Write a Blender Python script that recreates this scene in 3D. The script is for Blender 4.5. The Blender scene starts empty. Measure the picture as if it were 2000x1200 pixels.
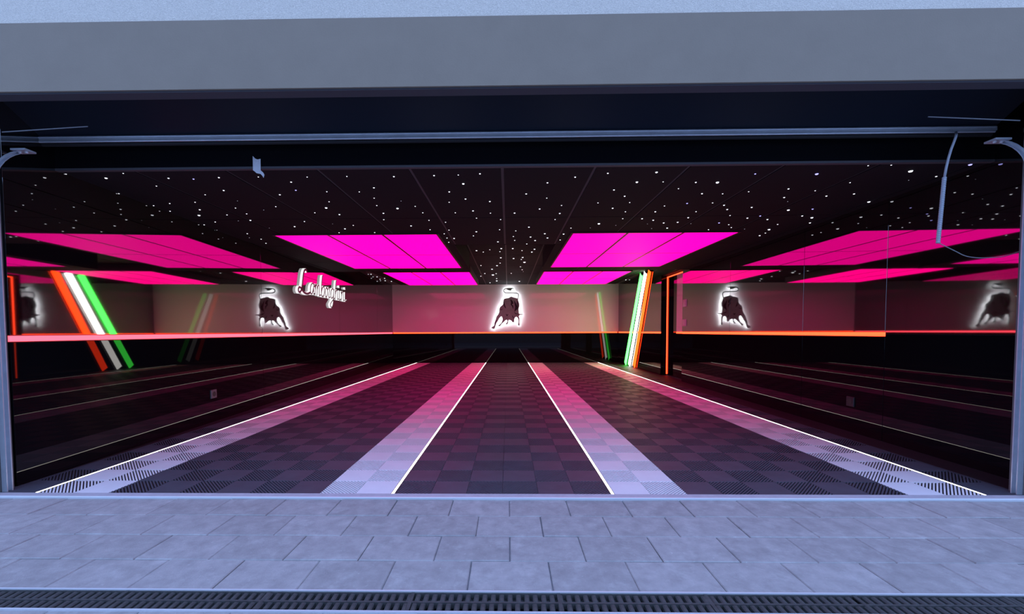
import bpy, bmesh, math, random
from mathutils import Matrix, Vector

# ------------------------------------------------------------------ camera, sky, exposure
scene = bpy.context.scene
R = math.radians
F_PX = 818.0
cam_data = bpy.data.cameras.new('camera')
cam_data.sensor_width = 36.0
cam_data.lens = F_PX / 2000.0 * 36.0
cam_data.shift_x, cam_data.shift_y = 0.01027, 0.03974
cam_data.clip_start, cam_data.clip_end = 0.05, 200
cam = bpy.data.objects.new('camera', cam_data)
scene.collection.objects.link(cam)
cam.matrix_world = (Matrix.Translation((0, 0, 0.9)) @ Matrix.Rotation(R(0.92), 4, 'Z')
                    @ Matrix.Rotation(R(90 - 2.2), 4, 'X') @ Matrix.Rotation(R(-0.2), 4, 'Z'))
scene.camera = cam

world = bpy.data.worlds.new('dusk_sky')
scene.world = world
world.use_nodes = True
bg = world.node_tree.nodes['Background']
bg.inputs[0].default_value = (0.33, 0.50, 0.94, 1)     # even blue dusk sky
bg.inputs[1].default_value = 2.6

scene.view_settings.view_transform = 'Standard'
scene.view_settings.look = 'None'
scene.view_settings.gamma = 1.0
scene.view_settings.use_curve_mapping = False
scene.view_settings.exposure = 0.0
try:
    scene.cycles.max_bounces = 10
    scene.cycles.glossy_bounces = 6
    scene.cycles.diffuse_bounces = 4
    scene.cycles.sample_clamp_indirect = 6.0
    scene.cycles.use_denoising = True
except Exception:
    pass

rnd = random.Random(7)
COL = scene.collection
X0 = -0.035            # centre line of the garage

# ------------------------------------------------------------------ helpers
class MB:
    """collects shapes into one mesh"""
    def __init__(s):
        s.v, s.f = [], []
    def poly(s, pts, faces):
        n = len(s.v)
        s.v += [tuple(p) for p in pts]
        s.f += [tuple(n + i for i in f) for f in faces]
        return s
    def box(s, x0, x1, y0, y1, z0, z1):
        return s.poly([(x0, y0, z0), (x1, y0, z0), (x1, y1, z0), (x0, y1, z0),
                       (x0, y0, z1), (x1, y0, z1), (x1, y1, z1), (x0, y1, z1)],
                      [(0, 3, 2, 1), (4, 5, 6, 7), (0, 1, 5, 4), (1, 2, 6, 5), (2, 3, 7, 6), (3, 0, 4, 7)])
    def bevbox(s, x0, x1, y0, y1, z0, z1, b):
        """box with a chamfer round its top"""
        return s.poly([(x0, y0, z0), (x1, y0, z0), (x1, y1, z0), (x0, y1, z0),
                       (x0, y0, z1 - b), (x1, y0, z1 - b), (x1, y1, z1 - b), (x0, y1, z1 - b),
                       (x0 + b, y0 + b, z1), (x1 - b, y0 + b, z1), (x1 - b, y1 - b, z1), (x0 + b, y1 - b, z1)],
                      [(0, 1, 5, 4), (1, 2, 6, 5), (2, 3, 7, 6), (3, 0, 4, 7),
                       (4, 5, 9, 8), (5, 6, 10, 9), (6, 7, 11, 10), (7, 4, 8, 11), (8, 9, 10, 11), (0, 3, 2, 1)])
    def prism(s, pts, z0, z1):
        """flat outline pts (x, y) between z0 and z1; faces are triangulated on build"""
        n = len(pts)
        return s.poly([(x, y, z0) for x, y in pts] + [(x, y, z1) for x, y in pts],
                      [tuple(range(n - 1, -1, -1)), tuple(range(n, 2 * n))] +
                      [(i, (i + 1) % n, n + (i + 1) % n, n + i) for i in range(n)])
    def tube(s, pts, r, n=8, cap=True):
        pts = [Vector(p) for p in pts]
        rs = r if isinstance(r, (list, tuple)) else [r] * len(pts)
        base = len(s.v)
        up = None
        for i, p in enumerate(pts):
            t = (pts[min(i + 1, len(pts) - 1)] - pts[max(i - 1, 0)]).normalized()
            if up is None:
                up = Vector((0, 0, 1)) if abs(t.z) < 0.9 else Vector((1, 0, 0))
            a = (up - t * up.dot(t)).normalized()
            up = a
            b = t.cross(a)
            for k in range(n):
                q = 2 * math.pi * k / n
                s.v.append(tuple(p + (a * math.cos(q) + b * math.sin(q)) * rs[i]))
        for i in range(len(pts) - 1):
            for k in range(n):
                k2 = (k + 1) % n
                s.f.append((base + i * n + k, base + i * n + k2, base + (i + 1) * n + k2, base + (i + 1) * n + k))
        if cap:
            s.f.append(tuple(base + k for k in range(n - 1, -1, -1)))
            e = base + (len(pts) - 1) * n
            s.f.append(tuple(e + k for k in range(n)))
        return s
    def ribbon(s, pts, w, z0, z1):
        """stroke of width w along pts (x, y), standing between z0 and z1"""
        ws = w if isinstance(w, (list, tuple)) else [w] * len(pts)
        L, Rr = [], []
        for i in range(len(pts)):
            a, b = pts[max(i - 1, 0)], pts[min(i + 1, len(pts) - 1)]
            dx, dy = b[0] - a[0], b[1] - a[1]
            m = math.hypot(dx, dy) or 1
            nx, ny = -dy / m * ws[i] / 2, dx / m * ws[i] / 2
            L.append((pts[i][0] + nx, pts[i][1] + ny)); Rr.append((pts[i][0] - nx, pts[i][1] - ny))
        n = len(pts)
        vs = [(x, y, z) for z in (z0, z1) for q in (L, Rr) for x, y in q]
        fs = []
        for i in range(n - 1):
            fs.append((i + 1, i, n + i, n + i + 1))
            fs.append((2 * n + i, 2 * n + i + 1, 3 * n + i + 1, 3 * n + i))
            fs.append((i, i + 1, 2 * n + i + 1, 2 * n + i))
            fs.append((n + i + 1, n + i, 3 * n + i, 3 * n + i + 1))
        fs.append((0, 2 * n, 3 * n, n)); fs.append((n - 1, 2 * n - 1, 4 * n - 1, 3 * n - 1))
        return s.poly(vs, fs)
    def swap_yz(s):
        """turn a flat figure drawn in x, y with depth z into one standing up: depth goes to -y"""
        s.v = [(x, -z, y) for x, y, z in s.v]
        return s
    def mesh(s, name, mat, smooth=False):
        m = bpy.data.meshes.new(name)
        m.from_pydata(s.v, [], s.f)
        bm = bmesh.new(); bm.from_mesh(m)
        bmesh.ops.triangulate(bm, faces=[f for f in bm.faces if len(f.verts) > 4])
        bmesh.ops.recalc_face_normals(bm, faces=bm.faces)
        bm.to_mesh(m); bm.free()
        if smooth:
            for p in m.polygons:
                p.use_smooth = True
        m.materials.append(mat)
        return m
    def build(s, name, mat, parent=None, loc=(0, 0, 0), smooth=False):
        return link(name, s.mesh(name, mat, smooth), parent, loc)

def link(name, mesh, parent=None, loc=(0, 0, 0), rot=(0, 0, 0)):
    o = bpy.data.objects.new(name, mesh)
    COL.objects.link(o)
    o.parent = parent
    o.location = loc
    o.rotation_euler = rot
    return o

def tag(o, label, cat, group=None):
    o['label'] = label
    o['category'] = cat
    o['kind'] = 'thing'
    if group:
        o['group'] = group
    return o

def thing(name, label, cat, loc=(0, 0, 0), rotz=0.0, group=None):
    o = link(name, None, None, loc, (0, 0, rotz))
    o.empty_display_size = 0.1
    return tag(o, label, cat, group)

def struct(o, label=None):
    o['kind'] = 'structure'
    if label:
        o['label'] = label
    return o

def stuff(o):
    o['kind'] = 'stuff'
    return o

# ------------------------------------------------------------------ materials
def mat(name, color, rough=0.5, ior=1.45, metal=0.0, emit=None, strength=0.0, noise=0.0, nscale=8.0,
        bump=0.0, bscale=60.0, obj_var=0.0, coat=0.0, spec=0.5, hidden_light=False):
    m = bpy.data.materials.new(name)
    m.use_nodes = True
    nt = m.node_tree
    p = nt.nodes['Principled BSDF']
    p.inputs['Base Color'].default_value = (*color, 1)
    p.inputs['Roughness'].default_value = rough
    p.inputs['IOR'].default_value = ior
    p.inputs['Metallic'].default_value = metal
    p.inputs['Coat Weight'].default_value = coat
    p.inputs['Coat Roughness'].default_value = 0.04
    p.inputs['Specular IOR Level'].default_value = spec
    if emit:
        p.inputs['Emission Color'].default_value = (*emit, 1)
        p.inputs['Emission Strength'].default_value = strength
    if hidden_light:
        m.cycles.emission_sampling = 'NONE'
    src = None
    if noise or obj_var:
        tc = nt.nodes.new('ShaderNodeTexCoord')
        n = nt.nodes.new('ShaderNodeTexNoise')
        n.inputs['Scale'].default_value = nscale
        n.inputs['Detail'].default_value = 6
        n.inputs['Roughness'].default_value = 0.65
        nt.links.new(tc.outputs['Object'], n.inputs['Vector'])
        if obj_var:
            oi = nt.nodes.new('ShaderNodeObjectInfo')
            va = nt.nodes.new('ShaderNodeVectorMath'); va.operation = 'ADD'
            nt.links.new(tc.outputs['Object'], va.inputs[0])
            sc = nt.nodes.new('ShaderNodeVectorMath'); sc.operation = 'SCALE'
            sc.inputs['Scale'].default_value = 1.0
            nt.links.new(oi.outputs['Location'], sc.inputs[0])
            nt.links.new(sc.outputs[0], va.inputs[1])
            nt.links.new(va.outputs[0], n.inputs['Vector'])
        mr = nt.nodes.new('ShaderNodeMapRange')
        mr.inputs['From Min'].default_value, mr.inputs['From Max'].default_value = 0.25, 0.75
        mr.inputs['To Min'].default_value, mr.inputs['To Max'].default_value = 1 - noise, 1 + noise
        nt.links.new(n.outputs[0], mr.inputs['Value'])
        fac = mr.outputs[0]
        if obj_var:
            m2 = nt.nodes.new('ShaderNodeMapRange')
            m2.inputs['To Min'].default_value, m2.inputs['To Max'].default_value = 1 - obj_var, 1 + obj_var
            nt.links.new(oi.outputs['Random'], m2.inputs['Value'])
            mu = nt.nodes.new('ShaderNodeMath'); mu.operation = 'MULTIPLY'
            nt.links.new(fac, mu.inputs[0]); nt.links.new(m2.outputs[0], mu.inputs[1])
            fac = mu.outputs[0]
        vm = nt.nodes.new('ShaderNodeVectorMath'); vm.operation = 'SCALE'
        vm.inputs[0].default_value = color
        nt.links.new(fac, vm.inputs['Scale'])
        nt.links.new(vm.outputs[0], p.inputs['Base Color'])
    if bump:
        tc = nt.nodes.new('ShaderNodeTexCoord')
        n = nt.nodes.new('ShaderNodeTexNoise')
        n.inputs['Scale'].default_value = bscale
        n.inputs['Detail'].default_value = 4
        b = nt.nodes.new('ShaderNodeBump')
        b.inputs['Strength'].default_value = bump
        b.inputs['Distance'].default_value = 0.004
        nt.links.new(tc.outputs['Object'], n.inputs['Vector'])
        nt.links.new(n.outputs[0], b.inputs['Height'])
        nt.links.new(b.outputs[0], p.inputs['Normal'])
    return m

M = {}
M['paver'] = mat('paver_concrete', (0.37, 0.34, 0.335), 0.8, noise=0.22, nscale=14, obj_var=0.07, bump=0.35, bscale=160)
M['joint'] = mat('joint_sand', (0.20, 0.20, 0.22), 0.95, noise=0.3, nscale=40)
M['fascia'] = mat('smooth_grey_render', (0.278, 0.228, 0.172), 0.85, noise=0.05, nscale=6, bump=0.15, bscale=120)
M['stucco'] = mat('rough_white_stucco', (0.74, 0.67, 0.56), 0.9, noise=0.18, nscale=160, bump=1.0, bscale=230)
M['soffit'] = mat('dark_soffit', (0.07, 0.07, 0.085), 0.7)
M['pier'] = mat('pier_render', (0.12, 0.11, 0.11), 0.85, noise=0.1)
M['alu'] = mat('brushed_aluminium', (0.75, 0.77, 0.8), 0.6, metal=0.4)
M['sill'] = mat('pale_concrete_sill', (0.50, 0.48, 0.52), 0.6, noise=0.12, nscale=20)
M['galv'] = mat('galvanised_steel', (0.62, 0.68, 0.74), 0.4, metal=0.55, noise=0.1, nscale=12)
M['door_dark'] = mat('dark_blue_lacquer', (0.008, 0.013, 0.024), 0.4, spec=0.25)
M['rubber'] = mat('black_rubber', (0.015, 0.015, 0.018), 0.7)
M['sub'] = mat('black_screed', (0.012, 0.010, 0.012), 0.6, noise=0.2)
M['tile_white'] = mat('white_plastic_tile', (0.82, 0.82, 0.84), 0.5, spec=0.3, noise=0.04, nscale=9, obj_var=0.03)
M['tile_dark'] = mat('charcoal_plastic_tile', (0.072, 0.078, 0.098), 0.55, spec=0.25, noise=0.15, nscale=9, obj_var=0.06)
M['upper'] = mat('black_mirror_glass', (0.004, 0.004, 0.005), 0.025, ior=3.3)
M['lower'] = mat('black_gloss_panel', (0.004, 0.004, 0.005), 0.015, ior=1.34)
M['back_upper'] = mat('pale_satin_glass', (0.78, 0.74, 0.78), 0.5, coat=0.8)
M['carcass'] = mat('wall_core_black', (0.01, 0.01, 0.01), 0.8)
M['seam'] = mat('seam_grey', (0.02, 0.02, 0.022), 0.8, spec=0.1)
M['ceil'] = mat('black_ceiling_board', (0.009, 0.008, 0.012), 0.8, spec=0.25, noise=0.1)
M['tbar'] = mat('grey_ceiling_rail', (0.075, 0.07, 0.08), 0.6)
M['fascia_black'] = mat('black_fascia_board', (0.003, 0.003, 0.005), 0.9, spec=0.1)
M['pink'] = mat('magenta_diffuser', (0.02, 0.0, 0.01), 0.6, spec=0.05, emit=(1.0, 0.0, 0.29), strength=2.2)
M['pink_far'] = mat('magenta_diffuser_bright', (0.02, 0.0, 0.01), 0.6, spec=0.05, emit=(1.0, 0.0, 0.21), strength=3.6)
M['pink_frame'] = mat('black_light_frame', (0.05, 0.02, 0.03), 0.5)
M['strip'] = mat('white_floor_light', (0.9, 0.9, 0.85), 0.4, emit=(1.0, 0.98, 0.86), strength=6.5)
M['strip_edge'] = mat('strip_channel_black', (0.02, 0.02, 0.02), 0.4)
M['led_red'] = mat('red_light_line', (0.6, 0.05, 0.02), 0.4, emit=(1.0, 0.045, 0.012), strength=6.0)
M['led_pink'] = mat('pink_red_light_line', (0.6, 0.05, 0.1), 0.4, emit=(1.0, 0.06, 0.09), strength=4.0)
M['tube_g'] = mat('green_light_tube', (0.1, 0.7, 0.2), 0.4, emit=(0.055, 1.0, 0.075), strength=8.0)
M['tube_w'] = mat('white_light_tube', (0.8, 0.8, 0.8), 0.4, emit=(1.0, 1.0, 0.95), strength=8.0)
M['tube_r'] = mat('red_light_tube', (0.7, 0.1, 0.05), 0.4, emit=(1.0, 0.036, 0.003), strength=9.0)
M['tube_cap'] = mat('tube_holder_black', (0.03, 0.03, 0.03), 0.4)
M['halo'] = mat('white_halo_light', (0.9, 0.9, 0.9), 0.4, emit=(0.93, 1.0, 1.0), strength=9.0)
M['bull'] = mat('brushed_grey_plate', (0.25, 0.34, 0.36), 0.5, noise=0.25, nscale=7)
M['bull_dark'] = mat('black_relief', (0.012, 0.012, 0.015), 0.4)
M['letter'] = mat('white_lit_acrylic', (0.9, 0.9, 0.9), 0.35, emit=(0.95, 1.0, 0.98), strength=0.9)
M['letter_face'] = mat('dark_letter_face', (0.03, 0.025, 0.03), 0.3)
M['star'] = [mat('star_point_dim', (0.8, 0.8, 0.9), 0.5, emit=(0.85, 0.88, 1.0), strength=0.5, hidden_light=True),
             mat('star_point_white', (0.8, 0.8, 0.9), 0.5, emit=(0.9, 0.93, 1.0), strength=1.6, hidden_light=True),
             mat('star_point_blue', (0.5, 0.5, 0.9), 0.5, emit=(0.42, 0.40, 1.0), strength=1.6, hidden_light=True)]
M['plastic_grey'] = mat('grey_plastic', (0.14, 0.13, 0.14), 0.4)
M['plastic_white'] = mat('white_plastic', (0.7, 0.68, 0.68), 0.4)
M['socket_hole'] = mat('socket_recess', (0.03, 0.03, 0.03), 0.5)
M['iron'] = mat('cast_iron_grate', (0.06, 0.06, 0.06), 0.7, noise=0.35, nscale=40, bump=0.4, bscale=200)
M['drain_dark'] = mat('drain_gutter_dark', (0.012, 0.012, 0.013), 0.9)
M['hose'] = mat('grey_conduit', (0.34, 0.37, 0.42), 0.5)
M['wire'] = mat('pale_wire', (0.26, 0.28, 0.31), 0.5)
M['tape'] = mat('white_tape', (0.78, 0.80, 0.85), 0.6)
M['house'] = mat('house_render', (0.30, 0.29, 0.28), 0.9, noise=0.1)
M['roof'] = mat('roof_tiles', (0.10, 0.07, 0.06), 0.8, noise=0.2)
M['pane'] = mat('window_glass', (0.02, 0.025, 0.03), 0.08)
M['garage_outer'] = mat('outer_shell', (0.3, 0.3, 0.3), 0.9)

def add_scuffs(m):
    """pale scuff marks and grit over the paver colour"""
    nt = m.node_tree
    p = nt.nodes['Principled BSDF']
    old = p.inputs['Base Color'].links[0].from_socket
    geo = nt.nodes.new('ShaderNodeNewGeometry')
    fac = None
    for scale, lo, hi, amt in ((9.0, 0.54, 0.70, 0.30), (60.0, 0.60, 0.72, 0.5)):
        n = nt.nodes.new('ShaderNodeTexNoise')
        n.inputs['Scale'].default_value = scale
        n.inputs['Detail'].default_value = 8
        n.inputs['Roughness'].default_value = 0.7
        nt.links.new(geo.outputs['Position'], n.inputs['Vector'])
        r = nt.nodes.new('ShaderNodeMapRange')
        r.inputs['From Min'].default_value, r.inputs['From Max'].default_value = lo, hi
        r.inputs['To Max'].default_value = amt
        nt.links.new(n.outputs[0], r.inputs['Value'])
        if fac is None:
            fac = r.outputs[0]
        else:
            mx = nt.nodes.new('ShaderNodeMath'); mx.operation = 'MAXIMUM'
            nt.links.new(fac, mx.inputs[0]); nt.links.new(r.outputs[0], mx.inputs[1])
            fac = mx.outputs[0]
    mix = nt.nodes.new('ShaderNodeMix'); mix.data_type = 'RGBA'
    nt.links.new(fac, mix.inputs[0])
    nt.links.new(old, mix.inputs[6])
    mix.inputs[7].default_value = (0.66, 0.65, 0.63, 1)
    nt.links.new(mix.outputs[2], p.inputs['Base Color'])
add_scuffs(M['paver'])

# ------------------------------------------------------------------ outside: paved driveway
YP = 2.211                       # far edge of the paving
ground = struct(MB().box(-14, 14, 1.4165, YP, -0.10, -0.007).box(-14, 14, -16, 1.3015, -0.10, -0.007).build('driveway', M['joint']),
                'concrete block driveway in front of the garage')
pav = MB().bevbox(-0.1484, 0.1484, -0.0984, 0.0984, -0.05, 0.0, 0.0035).mesh('paver', M['paver'])
rest = MB()
def lay_row(yc, shift, single, xlim):
    n = int(xlim / 0.3) + 1
    for i in range(-n, n + 1):
        x = i * 0.3 + shift + 0.004
        dz = rnd.uniform(-0.0015, 0.0015)
        if single and abs(x) < single:
            link('paver', pav, ground, (x + rnd.uniform(-.001, .001), yc, dz),
                 (rnd.uniform(-.006, .006), rnd.uniform(-.006, .006), rnd.uniform(-.004, .004)))
        else:
            rest.bevbox(x - 0.1484, x + 0.1484, yc - 0.0984, yc + 0.0984, -0.05, dz, 0.0035)
for r in range(4):
    lay_row(YP - 0.1 - 0.2 * r, 0.15 if r % 2 == 0 else 0.0, 3.3, 9.0)
for r in range(14):
    lay_row(1.305 - 0.1 - 0.2 * r, 0.15 if r % 2 == 0 else 0.0, 1.9 if r == 0 else 0, 6.0)
stuff(rest.build('paver_field', M['paver'], ground))

# drain channel with its grate
drain = thing('drain_channel', 'long narrow drain channel with dark slotted grate across the paving', 'drain', (0, 1.359, 0))
MB().box(-6, 6, -0.0565, 0.0565, -0.09, -0.055).build('gutter', M['drain_dark'], drain)
for y in (-0.0535, 0.0535):
    MB().box(-6, 6, y - 0.003, y + 0.003, -0.06, 0.004).build('edge_rail', M['alu'], drain)
fr = MB()
for y0, y1 in ((-0.050, -0.044), (-0.004, 0.004), (0.044, 0.050)):
    fr.box(-6, 6, y0, y1, -0.02, 0.0)
for k in range(-12, 13):
    fr.box(k * 0.5 + 0.17 - 0.006, k * 0.5 + 0.17 + 0.006, -0.05, 0.05, -0.02, 0.0005)
grate = fr.build('grate', M['iron'], drain)
bar = MB().bevbox(-0.0085, 0.0085, -0.0205, 0.0205, -0.02, 0.0, 0.004).mesh('grate_bar', M['iron'])
far_bars = MB()
for i in range(-210, 211):
    x = i * 0.0285
    for row, y in enumerate((-0.024, 0.024)):
        xx = x + (0.004 if row else 0)
        if abs(xx) < 1.86:
            link('bar', bar, grate, (xx, y, 0))
        else:
            far_bars.bevbox(xx - .0085, xx + .0085, y - .0205, y + .0205, -.02, 0, .004)
stuff(far_bars.build('bar_row', M['iron'], grate))

# sill under the door
sill = struct(MB().box(-2.877, 2.802, YP + 0.012, 2.285, -0.06, 0.002).build('trim_1', M['sill']), 'pale door sill between paving and tiles')
MB().bevbox(-2.877, 2.802, YP, YP + 0.014, -0.06, 0.010, 0.002).build('sill_edge', M['alu'], sill)

# ------------------------------------------------------------------ facade above and beside the opening
front = struct(MB().box(-7.0, 7.0, 2.20, 2.278, 2.164, 2.512).build('wall_front', M['fascia']), 'smooth grey lintel band above the garage opening')
MB().box(-7.0, 7.0, 2.215, 2.45, 2.512, 4.6).build('upper_wall', M['stucco'], front)
MB().box(-7.0, 7.0, 2.278, 2.40, 2.24, 2.512).build('lintel_core', M['soffit'], front)
MB().box(-7.0, 7.0, 2.212, 2.276, 2.156, 2.1639).build('soffit', M['soffit'], front)
for x0, x1 in ((-7.0, -2.877), (2.802, 7.0)):
    MB().box(x0, x1, 2.22, 2.36, 0.0, 2.156).build('pier', M['pier'], front)

# the house across the driveway, behind the camera: the gloss walls mirror it and it shades the low sky
opp = struct(MB().box(-13.5, 13.5, -15.8, -11.5, -0.05, 4.8).build('wall_opposite', M['house']), 'grey rendered house across the driveway')
roof = MB().poly([(-14, -11.1, 4.8), (14, -11.1, 4.8), (14, -13.6, 7.0), (-14, -13.6, 7.0), (-14, -16.1, 4.8), (14, -16.1, 4.8)],
                 [(0, 1, 2, 3), (3, 2, 5, 4), (0, 3, 4), (1, 5, 2), (0, 4, 5, 1)])
roof.build('roof', M['roof'], opp)
for x in (-9.5, -5.5, -1.5, 3.0, 7.0, 10.5):
    for z in (0.9, 3.0):
        f = MB()
        for a, b, c, d in ((x - .7, x + .7, z - .06, z), (x - .7, x + .7, z + 1.3, z + 1.36), (x - .7, x - .64, z, z + 1.3), (x + .64, x + .7, z, z + 1.3), (x - .03, x + .03, z, z + 1.3)):
            f.box(a, b, -11.5, -11.44, c, d)
        fo = f.build('window_frame', M['plastic_white'], opp)
        MB().box(x - .64, x + .64, -11.5, -11.47, z, z + 1.3).build('pane', M['pane'], fo)

# ------------------------------------------------------------------ garage floor
YB = 12.20
floor = struct(MB().box(-3.55, 3.45, 2.285, YB + 0.1, -0.10, -0.006).build('floor', M['sub']), 'garage floor of ribbed and smooth plastic tiles')
T = 0.2
def clip(poly, a, b, c):
    """keep the side a*x + b*y <= c"""
    out = []
    for i in range(len(poly)):
        p, q = poly[i], poly[(i + 1) % len(poly)]
        dp, dq = a * p[0] + b * p[1] - c, a * q[0] + b * q[1] - c
        if dp <= 0:
            out.append(p)
        if dp * dq < 0:
            t = dp / (dp - dq)
            out.append((p[0] + (q[0] - p[0]) * t, p[1] + (q[1] - p[1]) * t))
    return out
H = T / 2 - 0.0008
def ribbed(mb, ox, oy, sgn, z0=-0.0055, z1=0.0):
    pitch, wide = 0.2 * math.sqrt(0.5) / 10, 0.0078
    k = -9.5
    while k < 10:
        c = k * pitch
        sq = [(-H, -H), (H, -H), (H, H), (-H, H)]
        n = math.sqrt(0.5)
        sq = clip(sq, sgn * n, n, c + wide / 2)
        sq = clip(sq, -sgn * n, -n, -(c - wide / 2)) if len(sq) > 2 else sq
        if len(sq) > 2:
            mb.prism([(ox + x, oy + y) for x, y in sq], z0, z1)
        k += 1
    return mb
def solid(mb, ox, oy, z0=-0.0055, z1=0.0):
    return mb.bevbox(ox - H, ox + H, oy - H, oy + H, z0, z1, 0.0015)
tile_mesh = {}
for c in ('white', 'dark'):
    tile_mesh['solid', c] = solid(MB(), 0, 0).mesh('smooth_tile_' + c, M['tile_' + c])
    for s in (-1, 1):
        tile_mesh[s, c] = ribbed(MB(), 0, 0, s).mesh('ribbed_tile_' + c, M['tile_' + c])
half = [(0.1, 'dark'), (0.3, 'dark'), (0.5, 'dark'), (0.72, 'white'), (0.92, 'white')] + \
       [(1.12 + 0.2 * i, 'dark') for i in range(6)] + [(2.32, 'white'), (2.52, 'white'), (2.74, 'dark')]
rest = {'white': MB(), 'dark': MB()}
n_single = 0
for j in range(49):
    y = 2.285 + T * (j + 0.5)
    for side in (-1, 1):
        for k, (xc, c) in enumerate(half):
            x = X0 + side * xc
            rib = (k + j) % 2 == 0
            if n_single < 300:
                link('tile', tile_mesh[(-side if rib else 'solid'), c], floor, (x, y, 0))
                n_single += 1
            elif rib:
                ribbed(rest[c], x, y, -side)
            else:
                solid(rest[c], x, y)
stuff(rest['white'].build('pale_tile_field', M['tile_white'], floor))
stuff(rest['dark'].build('charcoal_tile_field', M['tile_dark'], floor))
for side in (-1, 1):                                       # bevelled edging beside the walls
    a, b = X0 + side * 2.842, X0 + side * 2.872
    MB().poly([(a, 2.285, 0.0), (b, 2.285, -0.004), (b, 12.1, -0.004), (a, 12.1, 0.0), (a, 2.285, -.0055), (b, 2.285, -.0055), (b, 12.1, -.0055), (a, 12.1, -.0055)],
              [(0, 1, 2, 3), (4, 7, 6, 5), (0, 4, 5, 1), (3, 2, 6, 7), (0, 3, 7, 4), (1, 5, 6, 2)]).build('edging', M['tile_dark'], floor)

# light lines let into the floor
for xc, lab in ((-2.63, 'white floor light line nearest the wall with the script lettering'),
                (-0.61, 'inner white floor light line on the lettering side of the middle lane'),
                (0.61, 'inner white floor light line on the doorway side of the middle lane'),
                (2.63, 'white floor light line nearest the wall with the doorway')):
    o = thing('light_strip', lab, 'light strip', (X0 + xc, 2.29, 0), group='white light lines in the floor')
    MB().bevbox(-0.0075, 0.0075, 0, 9.85, -0.0055, 0.0015, 0.002).build('diffuser', M['strip'], o)
    for s in (-1, 1):
        MB().box(min(s * .0078, s * .0098), max(s * .0078, s * .0098), 0, 9.85, -0.0055, 0.001).build('channel_side', M['strip_edge'], o)

# ------------------------------------------------------------------ walls: local x along the wall, -y into the room
LED_Z = 0.868
def wall_frame(p0, p1):
    d = Vector((p1[0] - p0[0], p1[1] - p0[1]))
    return (p0[0], p0[1], 0.0), math.atan2(d.y, d.x), d.length
def panel(parent, name, m, x0, x1, z0, z1, y=0.0, t=0.02):
    g = 0.002
    mb = MB().bevbox(x0 + g, x1 - g, z0, z1, -0.0, t, 0.0005)
    mb.swap_yz()
    o = mb.build(name, m, parent)
    o.location.y = y + t
    return o

# left wall, running away from the door
PL0, PL1 = (-2.91, 2.40), (-3.372, YB)
loc, ang, LL = wall_frame(PL0, PL1)
def sl(Y):
    return (Y - PL0[1]) / (PL1[1] - PL0[1]) * LL
wl = struct(MB().box(0, LL + 0.1, 0.021, 0.15, 0, 2.42).build('wall_left', M['carcass']), 'black mirror-gloss side wall with lettering')
wl.location, wl.rotation_euler = loc, (0, 0, ang)
cuts = [0.0, sl(5.134), sl(7.84), sl(10.5), LL]
for a, b in zip(cuts, cuts[1:]):
    panel(wl, 'upper_panel', M['upper'], a, b, LED_Z + 0.022, 2.40)
    panel(wl, 'lower_panel', M['lower'], a, b, -0.005, LED_Z - 0.022)
for c in cuts[1:-1]:
    MB().box(c - 0.002, c + 0.002, 0.004, 0.0208, 0, 2.4).build('seam', M['seam'], wl)

# right wall, running from the back towards the door, with a doorway
PR0, PR1 = (3.192, YB), (3.03, 2.40)
loc, ang, LR = wall_frame(PR0, PR1)
def sr(Y):
    return (PR0[1] - Y) / (PR0[1] - PR1[1]) * LR
DA, DB = sr(8.64), sr(7.56)               # doorway, far jamb to near jamb
wr = MB()
wr.box(-0.1, DA, 0.021, 0.15, 0, 2.42); wr.box(DB, LR, 0.021, 0.15, 0, 2.42); wr.box(DA, DB, 0.021, 0.15, 2.03, 2.42)
wr = struct(wr.build('wall_right', M['carcass']), 'black mirror-gloss side wall with doorway')
wr.location, wr.rotation_euler = loc, (0, 0, ang)
for a, b in ((0, DA), (DB, sr(5.9)), (sr(5.9), sr(4.409)), (sr(4.409), sr(3.436))):
    panel(wr, 'upper_panel', M['upper'], a, b, LED_Z + 0.022, 2.40)
    panel(wr, 'lower_panel', M['lower'], a, b, -0.005, LED_Z - 0.022)
panel(wr, 'upper_panel', M['upper'], sr(3.436), LR, LED_Z + 0.002, 2.40)
panel(wr, 'lower_panel', M['lower'], sr(3.436), LR, -0.005, LED_Z - 0.002)
panel(wr, 'header_panel', M['upper'], DA, DB, 2.03, 2.40)
for Y in (5.9, 4.409, 3.436):
    c = sr(Y)
    MB().box(c - 0.002, c + 0.002, 0.004, 0.0208, 0, 2.4).build('seam', M['seam'], wr)
MB().box(sr(3.436), LR, 0.004, 0.0208, LED_Z - .002, LED_Z + .002).build('seam', M['seam'], wr)

# back wall
PB0, PB1 = (-3.43, YB), (3.25, YB)
wb = struct(MB().box(-3.6, 3.4, YB + 0.021, YB + 0.15, 0, 2.42).build('wall_back', M['carcass']), 'back wall, pale satin above and black gloss below')
o = panel(wb, 'upper_panel', M['back_upper'], -3.42, 3.24, LED_Z + 0.022, 2.40); o.location.y += YB
o = panel(wb, 'lower_panel', M['lower'], -3.42, 3.24, -0.005, LED_Z - 0.022); o.location.y += YB

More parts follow.
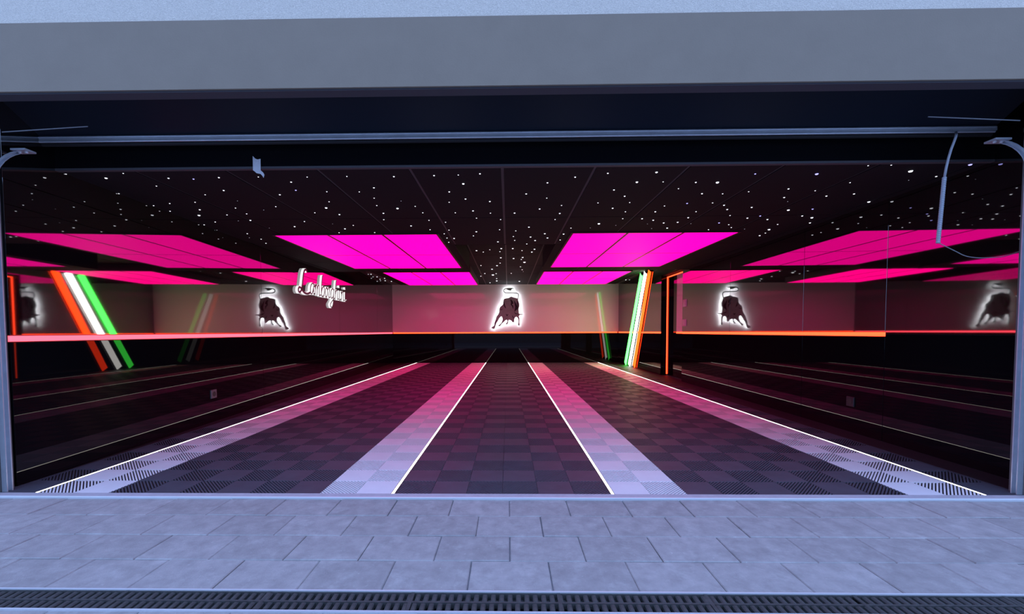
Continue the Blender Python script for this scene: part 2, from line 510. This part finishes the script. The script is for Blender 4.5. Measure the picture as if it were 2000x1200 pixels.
# red light lines round the room
def led_line(label, m, x0, x1, base_loc, rot):
    o = thing('light_strip', label, 'light strip', base_loc, rot, 'red light lines round the walls')
    MB().box(x0, x1, 0.0135, 0.0205, LED_Z - 0.0215, LED_Z + 0.0215).build('channel', M['tube_cap'], o)
    mb = MB().bevbox(x0 + .002, x1 - .002, LED_Z - 0.017, LED_Z + 0.017, -0.013, 0.003, 0.006)
    mb.swap_yz().build('diffuser', m, o)
    return o
led_line('long pink red light line along the lettering wall', M['led_pink'], 0.0, LL - 0.03, wl.location, wl.rotation_euler.z)
led_line('red light line across the back wall under the bull', M['led_red'], -3.36, 3.17, (0, YB, 0), 0)
led_line('red light line on the wall between the doorway and the garage door', M['led_red'], DB + 0.002, sr(3.436), wr.location, wr.rotation_euler.z)
led_line('short red light line between the doorway and the back corner', M['led_red'], 0.03, DA - 0.002, wr.location, wr.rotation_euler.z)

# recessed side door with its own light line
door = struct(link('door_1', None, None, wr.location, wr.rotation_euler), 'black gloss side door in a shallow recess')
MB().box(DA + .004, DB - .004, 0.125, 0.165, 0.0, 2.02).build('door_leaf', M['lower'], door)
MB().box(sr(8.12), DB - .004, 0.112, 0.1245, 0.885, 1.975).build('side_panel', M['back_upper'], door)
MB().box(DA - .03, DA, 0.0, 0.17, 0, 2.05).build('door_jamb', M['lower'], door).location.x = 0.001
MB().box(DB, DB + .03, 0.022, 0.17, 0, 2.05).build('door_jamb', M['carcass'], door)
MB().box(DA, DB, 0.022, 0.17, 2.022, 2.05).build('door_head', M['carcass'], door)
o = thing('light_strip', 'glowing red orange light line framing the side doorway', 'light strip', wr.location, wr.rotation_euler.z)
MB().box(DA + 0.004, DA + 0.020, 0.108, 0.124, 0.02, 2.0).build('upright_light', M['led_red'], o)
MB().box(DA + 0.020, DB - 0.01, 0.108, 0.124, 1.984, 2.0).build('top_light', M['led_red'], o)
MB().box(sr(8.12), DB - 0.006, 0.108, 0.1245, 0.852, 0.884).build('sill_light', M['led_red'], o)

# ------------------------------------------------------------------ ceiling: low front part with side bulkheads, raised rear part
ZL, ZH = 1.953, 2.265
YA, YS, YE = 2.725, 5.12, 7.30            # front edge, step of the middle, end of the bulkheads
cm = MB()
cm.box(-3.5, 3.4, YA, YS, ZL + 0.006, 2.40)
cm.box(-3.5, X0 - 0.64, YS, YE, ZL + 0.006, 2.40)
cm.box(X0 + 0.64, 3.4, YS, YE, ZL + 0.006, 2.40)
cm.box(-3.6, 3.5, YS - 0.01, YB + 0.1, ZH + 0.006, 2.42)
ceiling = struct(cm.build('ceiling', M['tbar']), 'black panelled star ceiling')
MB().box(-3.5, 3.4, YA - 0.022, YA, ZL + 0.010, 2.39).build('front_board', M['fascia_black'], ceiling)
MB().box(-3.5, 3.4, YA - 0.024, YA + 0.004, ZL - 0.004, ZL + 0.010).build('edge_rail', M['tbar'], ceiling)
MB().box(-3.6, 3.5, 2.46, YB + 0.2, 2.425, 2.50).build('roof_slab', M['garage_outer'], ceiling)
MB().box(X0 - .638, X0 + .638, YS, YS + .004, ZL, ZH + .004).build('riser_board', M['ceil'], ceiling)
for s in (-1, 1):
    x = X0 + s * 0.64
    MB().box(min(x, x - s * .006), max(x, x - s * .006), YS, YE, ZL, ZH + .004).build('riser_board', M['ceil'], ceiling)
    MB().box(min(x, s * 3.2), max(x, s * 3.2), YE, YE + .006, ZL, ZH + .004).build('riser_board', M['ceil'], ceiling)
def cpanel(x0, x1, y0, y1, z):
    MB().box(x0, x1, y0, y1, z, z + 0.012).build('ceiling_panel', M['ceil'], ceiling)
for i in range(-6, 6):
    xa, xb = X0 + i * 0.6 + 0.010, X0 + (i + 1) * 0.6 - 0.010
    xa, xb = max(xa, -3.12), min(xb, 3.10)
    if xb - xa < 0.05:
        continue
    for y0, y1 in ((YA, 3.91), (3.91, YS)):
        cpanel(xa, xb, y0 + (0.006), y1 - 0.004, ZL)
    if i < -1 or i > 0:
        cpanel(xa, xb, YS + .004, 6.3 - .004, ZL)
        cpanel(xa, xb, 6.3 + .004, YE, ZL)
    for k in range(6):
        y0 = YS + 1.2 * k
        cpanel(max(xa, -3.38), min(xb, 3.2), y0 + .005, min(y0 + 1.2, YB) - .004, ZH)

# fibre-optic stars
STARS_LOW=[(-2.923,2.768,2),(-2.729,2.845,4),(-2.536,2.765,2),(-2.519,3.006,2),(-2.31,2.858,3),(-2.152,2.877,3.5),(-1.961,2.855,3),(-2.103,3.11,3),(-2.308,3.201,2),(-2.938,3.16,2),(-2.752,3.409,2),(-2.931,3.463,2),(-2.923,3.622,2),(-2.523,3.382,2),(-2.636,3.585,3),(-2.769,3.755,4),(-2.162,3.358,1),(-2.301,3.546,2),(-2.512,3.75,2),(-2.315,3.719,2),(-2.415,3.934,3),(-2.539,3.949,1),(-2.783,3.983,2),(-2.963,4.083,2),(-2.989,4.299,1),(-2.774,4.458,2),(-2.871,4.65,1),(-1.688,2.851,2),(-1.517,2.952,3),(-1.36,2.861,2),(-1.569,3.119,3.5),(-1.742,3.216,3),(-1.941,3.516,2),(-2.099,3.611,1),(-2.404,4.227,1),(-2.122,4.178,3),(-1.932,3.99,2),(-1.699,3.704,2),(-1.537,3.563,4),(-1.441,3.398,2),(-1.355,3.158,2),(-1.506,3.766,3),(-1.703,4.086,1),(-1.658,4.281,3),(-1.523,4.146,2),(-1.087,2.856,2),(-1.114,3.168,2),(-0.976,3.082,3),(-1.05,3.318,2),(-1.09,3.511,2),(-1.102,3.737,3),(-1.162,3.948,2),(-0.939,3.595,4),(-0.858,3.397,1),(-0.771,2.867,3),(-0.776,3.541,2),(-0.751,3.731,2),(-0.744,3.983,2),(-0.801,4.344,2),(-0.96,4.183,3),(-0.496,2.855,3),(-0.332,2.85,2),(-0.185,2.831,3),(-0.316,3.017,4),(-0.44,3.186,3),(-0.335,3.359,3),(-0.476,3.438,2),(-0.464,3.739,2),(-0.303,3.685,3),(-0.29,3.92,2),(-0.598,4.057,2),(-0.609,4.367,2),(-0.683,4.529,2),(-0.683,4.733,2),(-0.606,4.754,3),(-0.695,4.955,2),(-0.332,4.447,3),(-0.378,4.635,2),(-1.784,4.443,2),(-1.408,4.449,2),(-2.855,4.941,2),(-2.783,4.724,2),(-0.145,3.427,3),(-0.154,3.76,2),(0.281,3.012,3),(0.141,3.248,3),(0.308,3.354,2),(0.46,2.908,3),(0.273,3.644,3),(0.449,3.55,2),(0.06,3.762,3),(0.463,3.786,3),(-0.068,3.976,2),(-0.085,4.366,2),(0.212,4.269,3),(0.082,4.421,2),(0.061,4.68,2),(0.078,4.876,2),(0.252,4.711,3),(0.314,4.89,3),(0.397,4.557,3),(0.445,4.762,3),(0.444,3.99,2),(-0.117,4.945,3),(0.226,5.079,2),(0.642,4.319,2),(0.602,4.581,3),(0.601,4.872,2),(0.667,2.844,3),(0.986,2.834,4),(0.912,3.015,4),(1.096,3.015,2),(1.332,3.031,3),(0.791,3.175,3),(1.262,3.16,2),(0.911,3.323,3),(0.997,3.485,2),(0.739,3.488,2),(0.897,3.642,3),(1.318,3.588,2),(1.3,3.757,3),(1.036,3.75,2),(1.074,3.977,2),(1.256,3.983,3),(1.379,4.04,3),(0.89,4.154,4),(1.073,4.223,1),(1.37,4.178,1),(1.516,4.143,3),(1.627,4.348,3),(1.643,4.123,3),(1.479,3.522,3.5),(1.489,3.278,3),(1.684,3.514,2),(1.66,3.764,2),(1.675,3.96,3),(1.795,4.18,1),(2.086,4.432,2),(0.839,4.319,1),(1.475,4.365,1),(1.486,3.035,5),(1.661,2.88,3.5),(2.077,2.891,5.5),(1.65,3.286,2),(1.823,3.242,2),(2.084,3.186,3),(2.184,3.388,3),(2.282,3.495,1),(1.811,3.581,3),(1.902,3.705,3),(2.028,3.899,2),(2.08,3.649,3),(2.237,3.991,3),(2.314,3.921,3.5),(2.456,4.046,3),(2.448,3.738,4),(2.702,3.932,3),(2.64,3.714,3.5),(2.834,3.993,4),(2.952,4.184,3),(2.314,3.233,2),(2.494,3.362,3),(2.438,3.065,2),(2.67,3.316,3),(2.957,3.521,4),(2.304,2.757,2),(2.445,2.752,2),(2.665,2.856,6),(2.814,3.028,1),(2.935,2.959,3),(2.058,4.158,3.5),(2.19,4.232,2),(2.276,4.347,2),(2.716,4.443,4),(2.672,4.235,2),(2.774,4.601,2),(2.784,4.72,3),(2.449,4.417,1),(2.943,2.755,5.5)]
STARS_HIGH=[(-0.699,7.007,3),(-0.529,7.093,3),(-0.422,7.219,2),(-0.302,7.021,2),(-0.109,6.931,3),(-0.137,7.195,2),(0.079,6.937,3),(0.237,7.119,2),(0.441,7.007,3),(0.409,7.247,3),(-0.132,7.784,3),(0.105,7.871,3),(0.271,7.77,3),(0.253,7.986,2),(0.323,8.299,4),(-0.227,8.704,3),(-0.157,8.387,2),(-0.557,8.68,2),(-0.349,9.192,3),(-0.362,10.104,4),(-0.279,9.892,2),(-0.542,9.858,2),(0.076,9.86,2),(0.263,8.877,2),(0.313,9.307,2),(0.347,9.592,1),(0.307,11.425,3),(-0.291,10.806,2),(-0.302,11.294,3),(-0.501,11.709,2),(-0.667,10.334,2),(-3.813,9.951,2),(-3.232,9.893,2),(-3.236,10.362,2),(-3.309,10.825,2),(-3.132,10.641,2),(-3.26,11.128,2),(-3.139,11.29,2),(3.129,11.234,2),(3.302,11.292,2)]
dome = []
for m in M['star']:
    mb = MB()
    n = 8
    for rr, zz in ((1.0, 0.0), (0.72, -0.45)):
        mb.v += [(rr * math.cos(2 * math.pi * i / n), rr * math.sin(2 * math.pi * i / n), zz) for i in range(n)]
    mb.v.append((0, 0, -0.62))
    for i in range(n):
        j = (i + 1) % n
        mb.f += [(i, j, n + j, n + i), (n + i, n + j, 2 * n)]
    dome.append(mb.mesh('star_light', m))
RAD = {1: .8, 2: 1.25, 3: 1.7, 4: 2.4, 5: 3.0, 6: 3.6}
for lst, z in ((STARS_LOW, ZL), (STARS_HIGH, ZH)):
    for x, y, b in lst:
        k = 0 if b == 1 else (2 if b % 1 else 1)
        o = link('star_light', dome[k], ceiling, (x, y, z - 0.0004))
        r = RAD[int(b)] * y / 818.0
        o.scale = (r, r, r * 1.1)

# pink light panels
def light_panel(label, xc, y0, y1, width, z, thick, m='pink'):
    o = thing('ceiling_light', label, 'ceiling light', (xc, y0, z), group='magenta ceiling light fields')
    L = y1 - y0
    MB().box(-width / 2 - .012, width / 2 + .012, -.012, L + .012, 0.010, thick).build('housing', M['pink_frame'], o)
    fr = MB()
    for i in range(4):
        x = -width / 2 + i * width / 3
        fr.box(x - .012, x + .012, -.012, L + .012, -0.001, 0.010)
    fr.build('long_rail', M['pink_frame'], o)
    for y in (0, L / 2, L):
        MB().box(-width / 2, width / 2, y - .007, y + .007, 0.000, 0.0098).build('cross_rail', M['pink_frame'], o)
    for i in range(3):
        for j in range(2):
            xa = -width / 2 + i * width / 3
            MB().box(xa + .0125, xa + width / 3 - .0125, j * L / 2 + .0075, (j + 1) * L / 2 - .0075, 0.001, 0.0095).build('diffuser', M[m], o)
    return o
light_panel('nearer magenta six-pane ceiling light on the lettering side', X0 - 1.605, 4.515, 6.90, 1.77, 1.9425, 0.0098 + 0.0006)
light_panel('nearer magenta six-pane ceiling light on the doorway side', X0 + 1.605, 4.515, 6.87, 1.77, 1.9425, 0.0098 + 0.0006)
light_panel('farther magenta six-pane ceiling light on the lettering side', X0 - 1.660, 8.69, 11.06, 1.81, 2.128, ZH - 2.128 - 0.001, 'pink_far')
light_panel('farther magenta six-pane ceiling light on the doorway side', X0 + 1.675, 8.69, 11.0, 1.81, 2.128, ZH - 2.128 - 0.001, 'pink_far')

# ------------------------------------------------------------------ three leaning light tubes on the right wall
for nm, m, yb, yt in (('green', 'tube_g', 11.319, 9.928), ('white', 'tube_w', 10.933, 9.616), ('red', 'tube_r', 10.504, 9.323)):
    pos = {'green': 'nearest the back wall', 'white': 'between the green and red ones', 'red': 'nearest the doorway'}[nm]
    o = thing('light_bar', 'leaning glowing %s light bar, %s' % (nm, pos), 'light bar', wr.location, wr.rotation_euler.z, 'leaning tricolour light bars')
    p = [(sr(yb), 0.004), (sr(yb) * 0.5 + sr(yt) * 0.5, 1.13), (sr(yt), 2.25)]
    MB().ribbon(p, 0.165, 0.0045, 0.012).swap_yz().build('channel', M['tube_cap'], o)
    q = [(p[0][0] + (p[2][0] - p[0][0]) * f, p[0][1] + (p[2][1] - p[0][1]) * f) for f in (0.01, 0.5, 0.99)]
    MB().ribbon(q, 0.15, 0.0125, 0.034).swap_yz().build('diffuser', M[m], o)
    for f in (0.003, 0.997):
        a = [(p[0][0] + (p[2][0] - p[0][0]) * (f + d), p[0][1] + (p[2][1] - p[0][1]) * (f + d)) for d in (-0.003, 0.003)]
        MB().ribbon(a, 0.166, 0.0125, 0.036).swap_yz().build('end_cap', M['tube_cap'], o)

# ------------------------------------------------------------------ charging bull sign on the back wall
S = 0.001485
def bw(p):
    return ((p[0] / 10 + 930 - 992.5) * 0.01485 - 0.002, (108 - p[1] / 10) * 0.01485 + 0.9)
body = [(690,400),(730,415),(790,430),(818,446),(832,500),(850,550),(846,600),(832,640),(835,690),(842,733),(912,744),(915,752),(850,764),(836,790),
        (850,815),(849,850),(846,900),(853,945),(846,966),(820,966),(817,942),(828,900),(825,850),(810,812),(790,797),(765,807),(750,842),(745,890),
        (735,906),(705,897),(690,872),(660,857),(640,852),(632,872),(628,905),(610,940),(585,941),(577,926),(600,905),(610,872),(604,852),(576,862),
        (550,892),(510,922),(482,956),(465,981),(440,971),(429,956),(455,945),(488,920),(508,880),(519,840),(504,792),(480,792),(452,832),(432,872),
        (404,907),(388,950),(377,985),(366,1021),(340,1031),(299,1011),(304,995),(334,975),(353,958),(363,900),(382,850),(398,790),(428,750),(453,700),
        (454,640),(470,600),(508,570),(529,540),(534,490),(535,456),(560,440),(600,431),(640,425),(670,406)]
tail = [(812,452),(826,405),(830,372),(818,347),(788,336),(700,333),(620,331),(578,328),(549,311),(541,286),(553,263),(585,249)]
tuft = [(570,252),(592,240),(640,234),(700,234),(757,251),(702,259),(690,274),(697,288),(650,287),(608,268)]
marks = [([(541,478),(550,550),(566,600),(584,632)], [10, 22, 22, 4]), ([(672,455),(700,500),(706,530),(688,556),(716,585),(724,640)], [8, 40, 50, 24, 26, 4]),
         ([(742,478),(765,540),(785,600),(780,640),(752,690)], [6, 26, 42, 44, 8]), ([(818,470),(806,540),(812,610),(800,690)], [6, 18, 20, 4]),
         ([(466,640),(490,660),(530,640)], [4, 14, 4]), ([(585,740),(605,770),(630,745)], [6, 30, 6]), ([(740,700),(775,735),(830,745)], [4, 18, 8]),
         ([(395,850),(380,900),(372,950)], [4, 12, 4]), ([(700,760),(720,800),(745,830)], [4, 14, 4])]
bull = thing('bull_sign', 'backlit grey charging bull emblem on the back wall', 'wall sign', (X0 + 0.0, YB, 0.9))
def flat(pts):
    return [(bw(p)[0] - X0, bw(p)[1] - 0.9) for p in pts]
GAP = 0.072
def bull_mesh(z0, z1, tw):
    mb = MB().prism(flat(body), z0, z1)
    mb.ribbon(flat(tail), tw, z0, z1)
    mb.prism(flat(tuft), z0, z1)
    return mb.swap_yz()
bull_mesh(GAP, GAP + 0.022, 0.027).build('plate', M['bull'], bull)
bull_mesh(GAP - 0.012, GAP - 0.0005, 0.022).build('backlight', M['halo'], bull)
mk = MB()
for pts, w in marks:
    mk.ribbon(flat(pts), [q * S for q in w], GAP + 0.0222, GAP + 0.027)
mk.swap_yz().build('relief_lines', M['bull_dark'], bull)
for px, py in ((640, 600), (760, 560), (520, 700)):
    x, z = bw((px, py))
    MB().box(x - X0 - .012, x - X0 + .012, -(GAP - .0125), -.0005, z - .9 - .012, z - .9 + .012).build('standoff', M['tube_cap'], bull)

# ------------------------------------------------------------------ script lettering on the left wall
XH = 0.17
L_DEF = {'L': [[(.66,1.86),(.60,2.02),(.48,2.02),(.38,1.7),(.32,1.1),(.27,.5),(.18,.08),(.06,-.06),(-.03,.12),(.04,.36),(.18,.32),(.42,.02),(.72,-.06),(1,.12)]],
         'a': [[(.85,.86),(.55,1.02),(.15,.75),(.05,.3),(.25,0),(.55,.15),(.8,.7),(.86,.98),(.8,.4),(.86,.05),(1.05,.1)]],
         'm': [[(0,.7),(.1,1),(.12,.5),(.1,0)],[(.12,.5),(.25,.95),(.38,.9),(.42,.5),(.4,0)],[(.42,.5),(.56,.95),(.7,.9),(.74,.4),(.8,.03),(1.02,.12)]],
         'b': [[(.42,2.0),(.28,1.95),(.14,1.2),(.1,.3),(.3,0),(.7,.1),(.85,.55),(.65,.98),(.3,.8),(.18,.5)]],
         'o': [[(.6,1),(.15,.7),(.1,.2),(.45,0),(.85,.3),(.85,.8),(.55,1),(.75,.85),(1.1,.8)]],
         'r': [[(.1,.8),(.28,1.02),(.6,.92),(.5,.5),(.45,.05),(.95,.1)]],
         'g': [[(.8,.88),(.5,1.02),(.12,.7),(.1,.2),(.4,0),(.7,.3),(.82,1),(.74,.2),(.66,-.6),(.35,-.95),(.05,-.7),(.3,-.4),(.7,-.1),(1,.1)]],
         'h': [[(.42,1.95),(.28,1.9),(.16,1.2),(.08,0)],[(.12,.5),(.4,.98),(.66,.85),(.68,.3),(.8,.02),(1.03,.12)]],
         'i': [[(.3,1),(.26,.5),(.34,.06),(.62,.02),(1,.14)],[(.30,1.36),(.36,1.52)]],
         'n': [[(.02,.75),(.14,1),(.16,.5),(.12,0)],[(.16,.5),(.42,.98),(.66,.85),(.68,.3),(.8,.02),(1.03,.12)]]}
word = [('L', 6.07, 6.47), ('a', 6.46, 6.62), ('m', 6.62, 6.87), ('b', 6.88, 7.05), ('o', 7.05, 7.17), ('r', 7.17, 7.29), ('g', 7.29, 7.49),
        ('h', 7.50, 7.69), ('i', 7.69, 7.81), ('n', 7.81, 8.00), ('i', 8.00, 8.14)]
def smooth_line(p, n=4):
    out = []
    for i in range(len(p) - 1):
        p0, p1, p2, p3 = p[max(i - 1, 0)], p[i], p[i + 1], p[min(i + 2, len(p) - 1)]
        for k in range(n):
            t = k / n
            out.append(tuple(0.5 * (2 * p1[c] + (p2[c] - p0[c]) * t + (2 * p0[c] - 5 * p1[c] + 4 * p2[c] - p3[c]) * t * t
                                    + (3 * p1[c] - p0[c] - 3 * p2[c] + p3[c]) * t ** 3) for c in (0, 1)))
    return out + [p[-1]]
sign = thing('lettering_sign', 'white lit cursive three-dimensional lettering on the glossy side wall', 'wall sign', wl.location, wl.rotation_euler.z)
for ch, ya, yb in word:
    s0, s1 = sl(ya), sl(yb)
    body_m, face_m = MB(), MB()
    for st in L_DEF[ch]:
        pts = [(s0 + x * (s1 - s0) + (y * XH) * 0.10, 1.497 + y * XH) for x, y in smooth_line(st)]
        w = 0.040 if ch == 'L' else 0.024
        if len(st) == 2:
            w = 0.04
        body_m.ribbon(pts, w, 0.002, 0.036)
        face_m.ribbon(pts, w * 0.8, 0.0362, 0.040)
    lo = body_m.swap_yz().build('letter', M['letter'], sign)
    face_m.swap_yz().build('letter_face', M['letter_face'], lo)
for Y in (6.3, 7.0, 7.6, 7.95):
    MB().box(sl(Y) - .01, sl(Y) + .01, -.0019, -.0003, 1.5, 1.52).build('standoff', M['tube_cap'], sign)

# ------------------------------------------------------------------ sockets and switches
def wall_plate(name, label, cat, wall, s, z, w, h, m, socket=True, group=None):
    o = thing(name, label, cat, wall.location, wall.rotation_euler.z, group)
    mb = MB().bevbox(s - w / 2, s + w / 2, z - h / 2, z + h / 2, 0.0004, 0.011, 0.003)
    mb.swap_yz().build('cover_plate', m, o)
    if socket:
        mb = MB().tube([(s, -0.0112, z), (s, -0.0125, z)], min(w, h) * 0.30, 16)
        mb.build('socket_face', M['socket_hole'], o)
    else:
        mb = MB().bevbox(s - w * .33, s + w * .33, z - h * .33, z + h * .33, 0.0112, 0.015, 0.002)
        mb.swap_yz().build('rocker', m, o)
    return o
wall_plate('wall_socket', 'small grey power socket low on the wall under the lettering', 'socket', wl, sl(4.18), 0.278, 0.085, 0.085, M['plastic_grey'])
wall_plate('wall_socket', 'dark power socket low on the wall beside the garage door', 'socket', wr, sr(3.76), 0.266, 0.085, 0.085, M['letter_face'])
wall_plate('wall_switch', 'upper of two pale switch plates beside the doorway', 'switch', wr, sr(7.44), 1.39, 0.15, 0.13, M['plastic_white'], False, 'switches beside the doorway')
wall_plate('wall_switch', 'lower of two pale switch plates beside the doorway', 'switch', wr, sr(7.44), 1.045, 0.15, 0.12, M['plastic_white'], False, 'switches beside the doorway')

# ------------------------------------------------------------------ raised garage door with its tracks
gd = thing('garage_door', 'raised dark garage door showing its bottom section and metal edge rails', 'garage door', (0, 2.62, 2.087))
MB().poly([(-2.98, -0.29, 0.20), (2.94, -0.29, 0.20), (2.94, 0.0, 0.04), (-2.98, 0.0, 0.04),
           (-2.98, -0.27, 0.235), (2.94, -0.27, 0.235), (2.94, 0.02, 0.075), (-2.98, 0.02, 0.075)],
          [(0, 3, 2, 1), (4, 5, 6, 7), (0, 1, 5, 4), (1, 2, 6, 5), (2, 3, 7, 6), (3, 0, 4, 7)]).build('bottom_section', M['door_dark'], gd)
MB().bevbox(-2.98, 2.94, -0.010, 0.024, 0.012, 0.040, 0.004).build('edge_rail', M['galv'], gd)
MB().tube([(-2.97, -0.010, 0.031), (2.93, -0.010, 0.031)], 0.0045, 8).build('rail_bead', M['galv'], gd)
MB().tube([(-2.97, -0.006, 0.006), (2.93, -0.006, 0.006)], 0.0065, 8).build('rail_bead', M['galv'], gd)
MB().tube([(-2.97, 0.014, -0.004), (2.93, 0.014, -0.004)], 0.012, 8).build('rubber_seal', M['rubber'], gd)

def track(x, s, lab):
    o = thing('door_track', lab, 'door track', (x, 2.312, 0), group='door tracks')
    path = [(0, 0, 0.0), (0, 0, 0.9), (0, 0, 1.72)]
    for k in range(1, 8):
        a = R(60 * k / 7)
        path.append((0, 0.28 * (1 - math.cos(a)), 1.72 + 0.28 * math.sin(a)))
    mb = MB()
    prof = [(-.015, -.015), (.015, -.015), (.015, -.010), (-.010, -.010), (-.010, .010), (.015, .010), (.015, .015), (-.015, .015)]
    base = []
    for i, p in enumerate(path):
        t = (Vector(path[min(i + 1, len(path) - 1)]) - Vector(path[max(i - 1, 0)])).normalized()
        n = Vector((0, t.z, -t.y))
        base.append(len(mb.v))
        g = 1.0 if i < 3 else 0.6
        for px, pn in prof:
            mb.v.append((p[0] + s * px * -g, p[1] + n.y * pn * g, p[2] + n.z * pn * g))
    k = len(prof)
    for i in range(len(path) - 1):
        for j in range(k):
            j2 = (j + 1) % k
            mb.f.append((base[i] + j, base[i] + j2, base[i + 1] + j2, base[i + 1] + j))
    mb.f.append(tuple(base[0] + j for j in range(k)))
    mb.f.append(tuple(base[-1] + j for j in range(k)))
    mb.build('rail', M['galv'], o)
    b = MB().box(-.012 if s < 0 else -.075, .075 if s < 0 else .012, 0.10, 0.16, 1.958, 1.968)
    b.build('bracket', M['galv'], o)
    for q in (0.012, 0.05):
        MB().tube([(-s * q, 0.13, 1.950), (-s * q, 0.13, 1.958)], 0.008, 6).build('bolt', M['alu'], o)
    MB().tube([(-s * 0.02, 0.04, 2.03), (-s * 0.45, 0.10, 2.085)], 0.003, 6).build('lift_cable', M['wire'], o)
track(-2.858, -1, 'galvanised door track curving back beside the lettering wall')
track(2.787, 1, 'galvanised door track curving back beside the hanging conduit')

# ------------------------------------------------------------------ hanging bits at the opening
hose = thing('hanging_conduit', 'grey flexible conduit hanging from the raised door with a thin wire', 'conduit', (2.521, 2.45, 2.05))
pts = [(0.165, 0.15, 0.035), (0.085, 0.07, -0.015), (0.014, 0.004, -0.058), (0.0, 0.0, -0.09), (-0.014, 0, -0.13), (-0.027, 0, -0.18), (-0.037, 0, -0.23), (-0.045, 0, -0.285)]
MB().tube(pts, 0.0062, 8).build('thin_sleeve', M['hose'], hose, smooth=True)
a, b = Vector((-0.045, 0, -0.283)), Vector((-0.068, 0, -0.655))
corr, rad = [], []
for i in range(61):
    corr.append(a.lerp(b, i / 60)); rad.append(0.0105 if i % 2 else 0.0088)
MB().tube(corr, rad, 8).build('corrugated_tube', M['hose'], hose)
w = smooth_line([(-0.068, -0.65), (-0.03, -0.67), (0.031, -0.70), (0.09, -0.728), (0.161, -0.739), (0.23, -0.738), (0.29, -0.734), (0.345, -0.72), (0.405, -0.699)])
MB().tube([(x, 0, z) for x, z in w], 0.0024, 6).build('wire', M['wire'], hose, smooth=True)

tp = [(-1.633, 2.028), (-1.618, 2.012), (-1.603, 2.006), (-1.584, 2.010), (-1.585, 1.938), (-1.568, 1.922), (-1.562, 1.908), (-1.568, 1.890),
      (-1.575, 1.903), (-1.586, 1.915), (-1.612, 1.920), (-1.622, 1.930), (-1.634, 1.938)]
mb = MB().prism([(x * 1.013 + 1.62 + 0.0045, z - 1.95) for x, z in tp], 0.0, 0.0015).swap_yz()
scrap = mb.build('tape_scrap', M['tape'], None, (-1.6, 2.6985, 1.95))
tag(scrap, 'torn white scrap of tape hanging on the black ceiling board', 'tape')
